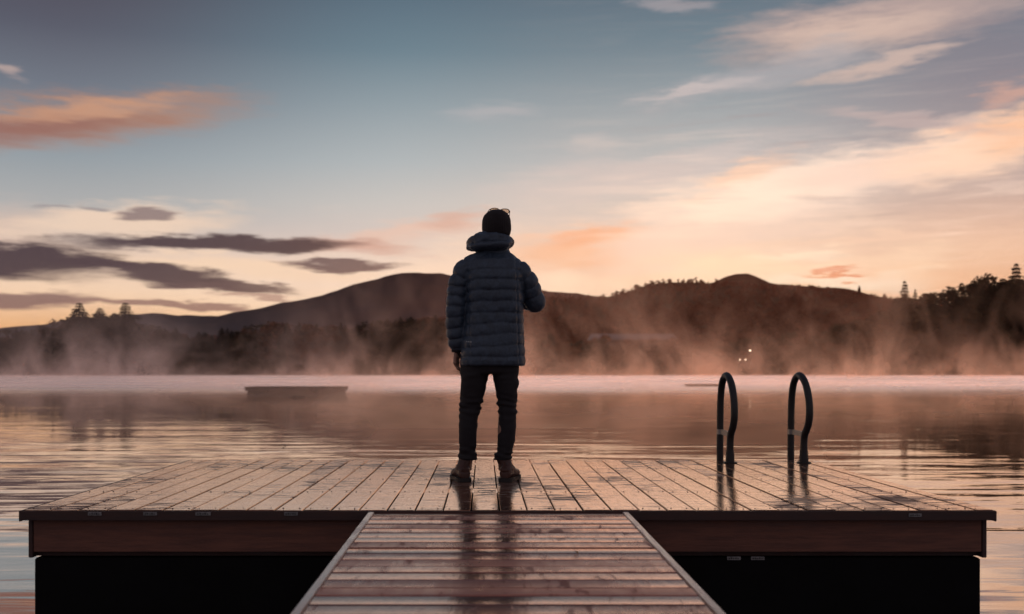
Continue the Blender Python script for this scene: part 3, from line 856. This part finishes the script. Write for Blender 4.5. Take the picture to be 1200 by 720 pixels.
def leaf(px, py, Y, z, size, label, mat, rot):
    bm = bmesh.new(); c = []
    outl = [(0, -1), (.35, -.55), (.62, -.1), (.45, .45), (0, 1), (-.45, .4), (-.6, -.1), (-.3, -.6)]
    ctr = bm.verts.new((0, 0, .25 * size)); vs = [bm.verts.new((x * size, y * size, (.55 * abs(x) + .15 * y + .2) * size)) for x, y in outl]
    for i in range(8): bm.faces.new((ctr, vs[i], vs[(i + 1) % 8]))
    o = obj('fallen_leaf', bm, mat, None, True); o.location = (W(px, py, Y).x, Y, z); o.rotation_euler = (.1, .15, rot); tag(o, label, 'leaf')
leaf(675, 646, 4.02, D - .0185, .014, 'small pale fallen leaf lying on the gangway planks', M_leafd, .6)
leaf(599, 592, 5.33, D + .003, .013, 'small yellow fallen leaf on the platform edge below the right boot', M_leafd, 2.0)
leaf(333, 523, H * F / (523 - VY), .004, .05, 'dark little leaf floating on the water beyond the left deck corner', M_rim, 1.2)

# ------------------------------------------------------------------ person
S = 179.5
def bt(px, py, y=0): return ((px - 572) / S, y, (564 - py) / S)
PX, PY = (572 - VX) * 6.5 / F, 6.5
person = empty('person', (PX, PY, D)); tag(person, 'person seen from behind in navy puffer jacket, black jeans and dark beanie, left arm hanging', 'person')
M_skin = noisy('skin', (.36, .19, .13, 1), (.44, .25, .18, 1), 40, (.45, .6), .15, .0005)
def jacketmat():
    m, nt, p = principled('navy puffer nylon', (.016, .026, .046, 1), .42)
    P = coords(nt)
    n = noisetex(nt, P, 26, 6, .6, .6); n2 = noisetex(nt, mapv(nt, P, (60, 60, 18)), 1, 4, .6, .3)
    nt.links.new(mixc(nt, sstep(nt, n, .3, .7), (.025, .040, .062, 1), (.056, .083, .122, 1)).s, p.inputs['Base Color'])
    nt.links.new(sstep(nt, n, .3, .7, .34, .55).s, p.inputs['Roughness'])
    p.inputs['Sheen Weight'].default_value = .15; p.inputs['Sheen Roughness'].default_value = .5; p.inputs['Sheen Tint'].default_value = (.5, .6, .8, 1)
    nt.links.new(bump(nt, n * .6 + n2 * .5, .7, .004).s, p.inputs['Normal'])
    return m
M_jacket = jacketmat()
M_lining = noisy('dark zip tape', (.02, .02, .024, 1), (.035, .034, .04, 1), 60, (.6, .8), .2, .001)
M_jeans = noisy('black denim', (.009, .007, .009, 1), (.019, .015, .018, 1), 60, (.75, .9), .35, .001)
M_knit, nt, p = principled('dark knit', (.018, .012, .013, 1), .9)
Pk = coords(nt); wv = nt.nodes.new('ShaderNodeTexWave'); wv.wave_type = 'BANDS'; wv.bands_direction = 'X'; wv.inputs['Scale'].default_value = 60; wv.inputs['Distortion'].default_value = 1.2
nt.links.new(Pk.s, wv.inputs['Vector']); nt.links.new(bump(nt, N(nt, wv.outputs['Fac']) * .7 + noisetex(nt, Pk, 160, 3, .5) * .5, .8, .002).s, p.inputs['Normal'])
p.inputs['Sheen Weight'].default_value = .1
M_boot = noisy('brown leather', (.050, .017, .011, 1), (.10, .036, .022, 1), 22, (.35, .6), .35, .0015)
M_sole = noisy('dark sole', (.012, .009, .008, 1), (.025, .02, .018, 1), 40, (.5, .7), .3, .001)
M_frame = noisy('tortoise frame', (.03, .012, .006, 1), (.10, .045, .02, 1), 60, (.12, .2), .05, .0003)
M_lens, nt, p = principled('tinted lens', (.80, .62, .48, 1), .02); p.inputs['Transmission Weight'].default_value = .85; p.inputs['IOR'].default_value = 1.12

def fingers(bm, wrist, down, side, fwd, s=1.0, curl=.35):
    """hand: palm and five separate fingers. down = direction of the fingers, side = across the palm to the thumb, fwd = palm normal (curl side)"""
    wrist, down, side, fwd = [Vector(v) for v in (wrist, down, side, fwd)]
    down.normalize(); side.normalize(); fwd.normalize()
    for i in range(6):   # palm body
        t = i / 5
        c = wrist + down * (.085 * t * s)
        for q in (-1, -.33, .33, 1):
            ellipsoid(bm, c + side * q * (.018 + .016 * t) * s, (.014 * s, .014 * s, .014 * s), None, 10, 8)
    for i, (L, q) in enumerate(((.074, .9), (.082, .32), (.077, -.28), (.060, -.85))):
        b = wrist + down * .078 * s + side * q * .034 * s
        d = (down + side * q * .10).normalized(); pts = [b - d * .02 * s]; cur = b.copy(); ang = curl * .4
        rads = [.0095 * s]
        for j, f in enumerate((.46, .30, .24)):
            dd = (d * math.cos(ang) + fwd * math.sin(ang)); cur = cur + dd * L * f * s; pts.append(cur.copy()); rads.append((.0088 - .0009 * j) * s); ang += curl * (1 + .1 * i)
        tube(bm, pts, rads, 10); ellipsoid(bm, pts[-1], (rads[-1],) * 3, None, 8, 6)
    b = wrist + down * .022 * s + side * .024 * s + fwd * .006
    pts = [b, b + (side * .8 + down * .7 + fwd * .3).normalized() * .034 * s]
    pts.append(pts[-1] + (side * .35 + down * .9 + fwd * .45).normalized() * .030 * s); pts.append(pts[-1] + (side * .0 + down * .9 + fwd * .5).normalized() * .024 * s)
    tube(bm, pts, [.014 * s, .0115 * s, .010 * s, .0085 * s], 10); ellipsoid(bm, pts[-1], (.0085 * s,) * 3, None, 8, 6)

# joints (x right, y away from the viewer, z up)
LS, LE, LW = Vector((-.135, .0, 1.405)), Vector((-.212, -.015, 1.135)), Vector((-.205, .03, .868))
RS, RE, RW = Vector((.190, .0, 1.39)), Vector((.305, .07, 1.178)), Vector((.165, .275, 1.245))
def body():
    bm = bmesh.new()
    loft(bm, [(.015, 0, .86, .14, .095), (.018, 0, .95, .155, .105), (.03, 0, 1.08, .13, .09), (.035, 0, 1.25, .15, .10), (.035, 0, 1.38, .15, .09), (.045, 0, 1.44, .09, .07), (.05, .005, 1.50, .058, .06), (.054, .012, 1.58, .055, .058)])
    for (hx, kx, ax) in ((-.07, -.115, -.142), (.105, .123, .103)):
        tube(bm, [(hx, 0, .90), (hx * .6 + kx * .4, .0, .70), (kx, .01, .50), ((kx + ax) / 2, -.01, .33), (ax, -.005, .11), (ax, .0, .07)], [.085, .07, .052, .052, .038, .035], 16)
    tube(bm, [LS, LS.lerp(LE, .5), LE, LE.lerp(LW, .45), LW, LW + (LW - LE).normalized() * .02], [.048, .043, .036, .036, .024, .023], 14)
    tube(bm, [RS, RS.lerp(RE, .5), RE, RE.lerp(RW, .45), RW, RW + (RW - RE).normalized() * .02], [.048, .043, .036, .036, .024, .023], 14)
    d = Vector((-.03, .05, -1)); fingers(bm, LW + Vector((-.001, .005, -.012)), d, (.25, .95, 0), (.95, -.1, 0), .98, .38)
    fd = (RW - RE).normalized(); fingers(bm, RW + fd * .012, fd + Vector((0, 0, .1)), (.1, .1, 1), (-.5, -.7, 0), .98, .6)
    # head
    hc = Vector((.056, .018, 1.655))
    loft(bm, [(hc.x, .03, 1.545, .042, .045), (hc.x, .035, 1.565, .058, .075), (hc.x, .03, 1.60, .068, .092), (hc.x, .022, 1.65, .075, .098), (hc.x, .015, 1.69, .076, .098), (hc.x, .012, 1.73, .066, .086), (hc.x, .01, 1.755, .04, .055)])
    n = Vector((hc.x, .115, 1.645)); tube(bm, [n + Vector((0, .0, .035)), n + Vector((0, .018, .0)), n + Vector((0, .010, -.012))], [.008, .013, .012], 8)
    for s in (-1, 1):
        ellipsoid(bm, (hc.x + s * .078, .012, 1.64), (.010, .020, .032), None, 10, 8)
        ellipsoid(bm, (hc.x + s * .03, .105, 1.668), (.02, .012, .008), None, 10, 8)
    ellipsoid(bm, (hc.x, .108, 1.605), (.024, .012, .006), None, 10, 8); ellipsoid(bm, (hc.x, .106, 1.594), (.021, .012, .006), None, 10, 8)
    ellipsoid(bm, (hc.x, .085, 1.562), (.028, .025, .016), None, 10, 8)
    me = fuse(bm, .0048, 2, .4)
    o = link('body', me, M_skin, person, True)
    for s in (-1, 1):
        bm = bmesh.new(); ellipsoid(bm, (hc.x + s * .031, .108, 1.655), (.012, .010, .010), None, 12, 8); obj('eye', bm, M_lens if False else M_sole, o, True)
body()

def seg_param(p, a, b):
    ab = b - a; t = max(0, min(1, (p - a).dot(ab) / ab.length_squared)); return (p - (a + ab * t)).length, t
def jacket():
    bm = bmesh.new()
    torso = [(.030, .0, .752, .208, .140), (.030, .0, .762, .213, .146), (.031, 0, .85, .206, .146), (.036, 0, .95, .196, .140), (.042, 0, 1.05, .190, .136), (.042, 0, 1.15, .186, .138), (.038, -.004, 1.25, .186, .142),
             (.036, -.006, 1.33, .186, .138), (.034, -.006, 1.39, .182, .126), (.028, -.003, 1.44, .172, .108), (.024, 0, 1.472, .150, .085), (.035, 0, 1.492, .11, .075), (.05, .0, 1.50, .085, .085), (.052, .0, 1.54, .08, .085)]
    loft(bm, torso, 40, power=2.35)
    la = [LS + Vector((.055, 0, .012)), LS + Vector((-.012, 0, -.03)), Vector((-.194, -.005, 1.28)), LE, Vector((-.213, -.002, 1.04)), Vector((-.208, .012, .95)), Vector((-.204, .022, .885)), Vector((-.204, .026, .862))]
    tube(bm, la, [.075, .078, .068, .064, .063, .060, .053, .045], 24)
    ra = [RS + Vector((-.055, 0, .012)), RS + Vector((.005, .005, -.022)), Vector((.262, .03, 1.29)), RE + Vector((.0, -.005, .002)), RE + Vector((-.03, .055, .01)), Vector((.225, .20, 1.218)), RW + Vector((.01, -.015, 0)), RW]
    tube(bm, ra, [.074, .078, .073, .070, .066, .060, .050, .043], 24)
    ellipsoid(bm, RE + Vector((.004, 0, -.002)), (.070, .070, .070)); ellipsoid(bm, LE, (.064, .064, .064))
    me = fuse(bm, .0072, 5, .5)
    def path_len(path, p, rr):
        best = (9, 0); acc = 0
        for a, b in zip(path, path[1:]):
            d_, t = seg_param(p, a, b)
            if d_ < best[0]: best = (d_, acc + t * (b - a).length)
            acc += (b - a).length
        return best
    tz = [t[2] for t in torso]
    pitch = .0706
    def fn(c, n):
        dl, sl = path_len(la[1:], c, 0); dr, sr = path_len(ra[1:], c, 0)
        cx_ = np.interp(c.z, tz, [t[0] for t in torso]); hw = np.interp(c.z, tz, [t[3] for t in torso]); hd = np.interp(c.z, tz, [t[4] for t in torso])
        dt = math.hypot((c.x - cx_) / hw, c.y / hd)
        ds = min(dl, dr) / .068
        w = mnoise.noise(c * 5.0) * .014 + mnoise.noise(c * 14.0) * .004
        if ds < dt:
            s = sl if dl < dr else sr
            ph = (s + .012 + w) / .066; seam = 0.0
            ends = 1.0
        else:
            ph = (1.372 - c.z + w * (1.1) + .004 * math.sin(c.x * 13)) / pitch
            seam = 0.0
            if c.y < 0:
                for sx in (-.128, .19):
                    seam = max(seam, math.exp(-((c.x - sx + (c.z - 1.1) * .03) / .006) ** 2))
            ends = 1.0 if c.z < 1.385 else max(0, 1 - (c.z - 1.385) / .02)
        # near the armhole both systems meet in a seam
        arm = math.exp(-((ds - dt) / .05) ** 2) if c.z > 1.2 and ds < 1.4 else 0
        fr = ph - math.floor(ph)
        bul = (1 - (2 * fr - 1) ** 2) ** .42
        puck = mnoise.noise(Vector((c.x * 55, c.y * 55, c.z * 18))) * .0028 * (1 - bul * .55) + mnoise.noise(c * 24) * .0026 + mnoise.noise(c * 60) * .0011
        d = (-.0110 + .0155 * bul) * ends * (.75 + .6 * mnoise.noise(c * 6 + Vector((0, 0, 7)))) + puck - .006 * seam - .007 * arm
        if c.z < .775 and ds >= dt: d *= .4
        return c + n * d
    displace(me, fn)
    j = link('jacket', me, M_jacket, person, True)
    # hood lying on the shoulders
    bm = bmesh.new()
    def ring(cz, pts, rad):
        tube(bm, pts, rad, 18)
    arc = []
    for k in range(13):
        a = math.pi * (1.0 + .06 + (1.0 - .12) * k / 12) if False else math.pi + (k / 12) * math.pi
        arc.append((.012 + .118 * math.cos(a) * 1.0, .045 + .125 * math.sin(a), 1.536 + .022 * (k / 12) + .012 * math.sin((a - math.pi))))
    ring(0, arc, [.036, .044, .048, .050, .052, .054, .056, .056, .054, .052, .050, .046, .040])
    arc2 = [(x * .8 + .012, y * .80 + .012, z + .042) for x, y, z in arc]
    ring(0, arc2, [.030, .034, .036, .037, .038, .038, .038, .038, .038, .037, .036, .034, .030])
    ellipsoid(bm, (.020, -.055, 1.535), (.140, .085, .048), Matrix.Rotation(R(-5), 3, 'Y'))
    ellipsoid(bm, (.03, .02, 1.50), (.11, .10, .05))
    hm = fuse(bm, .0062, 3, .5)
    def hf(c, n):
        fold = math.sin((c.z - 1.50) * 95 + c.x * 9 + mnoise.noise(c * 8) * 3.5)
        d = .0045 * fold * (1 if c.y < .03 else .3) + mnoise.noise(c * 20) * .006 + mnoise.noise(c * 55) * .002
        mid = math.exp(-((c.z - 1.553 - (c.x - .02) * .10 + mnoise.noise(c * 12) * .012) / .006) ** 2) * (1 if -.11 < c.x < .12 else 0) * (1 if c.y < -.03 else 0)
        return c + n * (d - mid * .012)
    displace(hm, hf); link('hood', hm, M_jacket, j, True)
    # collar front, cuffs, hem band, logo
    for p_, q, r0 in ((LW + Vector((0, -.004, .004)), LW + Vector((0, .002, -.022)), .037), (RW - (RW - RE).normalized() * .012, RW + (RW - RE).normalized() * .012, .036)):
        bm = bmesh.new(); tube(bm, [p_, q], [r0, r0 * .92], 20); obj('cuff', bm, M_lining, j, True)
    bvh = BVHTree.FromPolygons([v.co for v in me.vertices], [tuple(p.vertices) for p in me.polygons])
    bm = bmesh.new()
    x0, z0 = (546.5 - 572) / S, (564 - 401.5) / S
    wds = [.006, .004, .007, .003, .008]; xx = x0
    for i, wd in enumerate(wds):
        hh = .007 if i % 2 == 0 else .0045
        zz = z0 - i * .0009
        q = []
        for (a, b) in ((xx, zz), (xx + wd, zz - .0006), (xx + wd, zz + hh - .0006), (xx, zz + hh)):
            hit = bvh.ray_cast(Vector((a, -1, b)), Vector((0, 1, 0)))[0]
            q.append(bm.verts.new((a, (hit.y if hit else -.13) - .0012, b)))
        bm.faces.new(q); xx += wd + .002
    obj('logo', bm, noisy('reflective print', (.30, .33, .36, 1), (.45, .48, .5, 1), 30, (.3, .5)), j)
    # side zip line of the jacket showing pale at the right hem
    bm = bmesh.new(); zp = []
    for k in range(15):
        z = .775 + k * .0145; hit = bvh.ray_cast(Vector((.5, -.035, z)), Vector((-1, 0, 0)))[0]
        if hit is not None: zp.append(hit + Vector((.001, 0, 0)))
    if len(zp) > 3:
        tube(bm, zp, .0022, 6); obj('side_zip', bm, M_plate, j, True)
jacket()

def trousers():
    bm = bmesh.new()
    loft(bm, [(.022, 0, .70, .17, .105), (.02, 0, .76, .182, .118), (.02, 0, .86, .180, .122), (.02, 0, .96, .165, .112), (.025, 0, 1.0, .15, .10)], 32)
    L = [(-.078, 0, .86, .095, .10), (-.083, 0, .747, .098, .105), (-.092, 0, .67, .090, .10), (-.099, 0, .60, .081, .09), (-.110, .006, .53, .075, .082), (-.115, .010, .49, .073, .078), (-.126, .002, .42, .064, .072),
         (-.131, -.006, .36, .061, .070), (-.133, -.008, .28, .058, .066), (-.134, -.004, .21, .056, .062), (-.134, 0, .165, .060, .064), (-.134, 0, .142, .057, .062)]
    Rr = [(.115, 0, .86, .085, .10), (.108, 0, .747, .093, .105), (.114, 0, .67, .082, .10), (.120, 0, .60, .073, .09), (.124, .006, .53, .067, .080), (.125, .010, .49, .064, .076), (.126, .002, .42, .060, .071),
         (.126, -.006, .36, .059, .069), (.119, -.008, .28, .057, .065), (.111, -.004, .21, .055, .061), (.100, 0, .165, .059, .063), (.095, 0, .142, .057, .061)]
    loft(bm, L, 28); loft(bm, Rr, 28)
    ellipsoid(bm, (.165, -.02, .64), (.036, .055, .06))
    me = fuse(bm, .0065, 3, .5)
    # open up the gap between the legs is kept by the lofts themselves
    def fn(c, n):
        z = c.z
        k1 = math.exp(-((z - .485) / .06) ** 2); k2 = math.exp(-((z - .18) / .045) ** 2); k3 = math.exp(-((z - .70) / .06) ** 2)
        f = mnoise.noise(Vector((c.x * 9, c.y * 9, z * 34))) * (.009 * k1 + .010 * k2 + .005 * k3 + .0025)
        f += .0045 * math.sin(z * 150 + c.x * 22 + mnoise.noise(c * 7) * 4) * (k1 + k2 * 1.1)
        f += mnoise.noise(c * 16) * .004
        seam = math.exp(-(abs(c.x - (-.118 if c.x < .02 else .123)) / .004) ** 2) * 0
        return c + n * f
    displace(me, fn); t = link('trousers', me, M_jeans, person, True)
trousers()

def boot(ax, heelx, ang):
    """boot with heel towards the viewer; ang turns the toes outward"""
    root_parts = []
    bm = bmesh.new()
    rot = Matrix.Rotation(ang, 3, 'Z'); base = Vector((heelx, -.075, 0))
    def tr(p): v = rot @ Vector(p); return v + base
    secs = []
    # foot body, sections along its length
    prof = [(.002, .030, .055, .050), (.02, .040, .06, .052), (.06, .042, .075, .058), (.10, .041, .07, .058), (.15, .044, .055, .045), (.20, .049, .045, .036), (.245, .044, .040, .030), (.272, .028, .036, .022)]
    rings = []
    for (y, hw, zc, hh) in prof:
        rings.append([bm.verts.new(tr((hw * math.cos(t), y, max(.022, zc + hh * math.sin(t))))) for t in [2 * math.pi * k / 20 for k in range(20)]])
    for a, b in zip(rings, rings[1:]):
        for k in range(20): bm.faces.new((a[k], a[(k + 1) % 20], b[(k + 1) % 20], b[k]))
    bm.faces.new(rings[0][::-1]); bm.faces.new(rings[-1])
    top = Vector((ax, 0, .175)); mid = tr((0, .062, .075))
    tube(bm, [tr((0, .058, .045)), mid, mid.lerp(top, .5), top], [.043, .047, .045, .047], 20)
    me = fuse(bm, .0045, 3, .5)
    def fn(c, n):
        k = math.exp(-((c.z - .10) / .03) ** 2)
        return c + n * (mnoise.noise(Vector((c.x * 10, c.y * 10, c.z * 60))) * .004 * k + mnoise.noise(c * 25) * .0018 - .003 * math.exp(-((c.z - .062 - .02 * abs(c.x - heelx) * 10) / .003) ** 2))
    displace(me, fn); b = link('boot', me, M_boot, person, True)
    bm = bmesh.new(); outline = []
    prof2 = [(-.006, .022), (.0, .036), (.02, .046), (.07, .047), (.12, .045), (.17, .051), (.21, .055), (.25, .048), (.275, .034), (.286, .012)]
    pts = [(hw, y) for y, hw in prof2] + [(-hw, y) for y, hw in prof2[::-1]]
    lo = [bm.verts.new(tr((x, y, .0))) for x, y in pts]; hi = [bm.verts.new(tr((x * 1.02, y, .027))) for x, y in pts]
    n = len(pts)
    for i in range(n): bm.faces.new((lo[i], lo[(i + 1) % n], hi[(i + 1) % n], hi[i]))
    bm.faces.new(lo[::-1]); bm.faces.new(hi)
    obj('sole', bm, M_sole, b)
    bm = bmesh.new(); box(bm, -.009, .009, -.004, .002, .095, .135, .002)
    bmesh.ops.transform(bm, matrix=Matrix.Translation(base) @ rot.to_4x4(), verts=bm.verts); obj('heel_tab', bm, M_boot, b)
    bm = bmesh.new(); tube(bm, [top + Vector((0, 0, -.035)), top + Vector((0, 0, .0))], [.050, .052], 20); obj('collar', bm, M_sole, b, True)
boot(-.140, -.148, R(14)); boot(.092, .105, R(-16))

def beanie():
    bm = bmesh.new(); c = .056
    loft(bm, [(c, -.004, 1.600, .083, .100), (c, -.004, 1.612, .0895, .106), (c, -.004, 1.64, .0945, .110), (c, -.003, 1.67, .0955, .112), (c, -.002, 1.70, .092, .108), (c, 0, 1.73, .081, .096), (c, .0, 1.752, .063, .078), (c, 0, 1.767, .038, .048), (c, 0, 1.772, .012, .016)], 32)
    me = fuse(bm, .0055, 3, .5)
    displace(me, lambda p, n: p + n * (mnoise.noise(p * 18) * .004 + .0012 * math.sin(math.atan2(p.y, p.x - .056) * 46)))
    b = link('beanie', me, M_knit, person, True)
beanie()

def sunglasses():
    g = empty('sunglasses', (PX + .072, PY + .07, D + 1.755)); g.rotation_euler = (R(30), R(5), R(-6)); g.location = (PX + .076, PY + .062, D + 1.756)
    tag(g, 'sunglasses pushed up on top of the dark beanie', 'sunglasses')
    for s in (-1, 1):
        cx = s * .034
        out = []
        for k in range(20):
            a = 2 * math.pi * k / 20; c, q = math.cos(a), math.sin(a)
            out.append(Vector((cx + .0285 * math.copysign(abs(c) ** .75, c), .010 * 0, .018 + .0175 * math.copysign(abs(q) ** .8, q) + .002 * s * c * s)))
        bm = bmesh.new(); tube(bm, out + [out[0], out[1]], .0026, 8, False); obj('frame', bm, M_frame, g, True)
        bm = bmesh.new(); vs = [bm.verts.new(v * 1.0 + Vector((0, .0004, 0))) for v in out]; vb = [bm.verts.new(v + Vector((0, -.0012, 0))) for v in out]
        bm.faces.new(vs); bm.faces.new(vb[::-1])
        for k in range(20): bm.faces.new((vs[k], vs[(k + 1) % 20], vb[(k + 1) % 20], vb[k]))
        obj('lens', bm, M_lens, g)
        bm = bmesh.new(); e = s * .066; tube(bm, [(s * .062, 0, .026), (e + s * .002, -.01, .025), (e + s * (.004 if s > 0 else .012), -.045, .014), (e + s * (.007 if s > 0 else .024), -.085, -.002), (e + s * (.008 if s > 0 else .027), -.120, -.02)], [.0028, .0026, .0022, .0022, .003], 8); obj('temple', bm, M_frame, g, True)
    bm = bmesh.new(); tube(bm, [(-.008, 0, .024), (0, .001, .028), (.008, 0, .024)], .0026, 8); obj('bridge', bm, M_frame, g, True)
sunglasses()

# ------------------------------------------------------------------ camera and render settings
cam = bpy.data.cameras.new('camera'); co = bpy.data.objects.new('camera', cam); COL.objects.link(co)
co.location = (0, 0, H); co.rotation_euler = (R(90), 0, 0)
cam.sensor_width = 36; cam.lens = F / 1200 * 36
cam.shift_x = (600 - VX) / 1200; cam.shift_y = (VY - 360) / 1200
cam.clip_start = .05; cam.clip_end = 12000
cam.dof.use_dof = True; cam.dof.focus_distance = 6.45; cam.dof.aperture_fstop = 2.4
scene.camera = co
scene.view_settings.view_transform = 'Standard'; scene.view_settings.look = 'None'; scene.view_settings.exposure = 0; scene.view_settings.gamma = 1
scene.render.engine = 'CYCLES'
cy = scene.cycles
cy.transparent_max_bounces = 64; cy.max_bounces = 6; cy.diffuse_bounces = 2; cy.glossy_bounces = 3; cy.transmission_bounces = 4
cy.use_denoising = True; cy.sample_clamp_indirect = 4.0
cy.caustics_reflective = False; cy.caustics_refractive = False
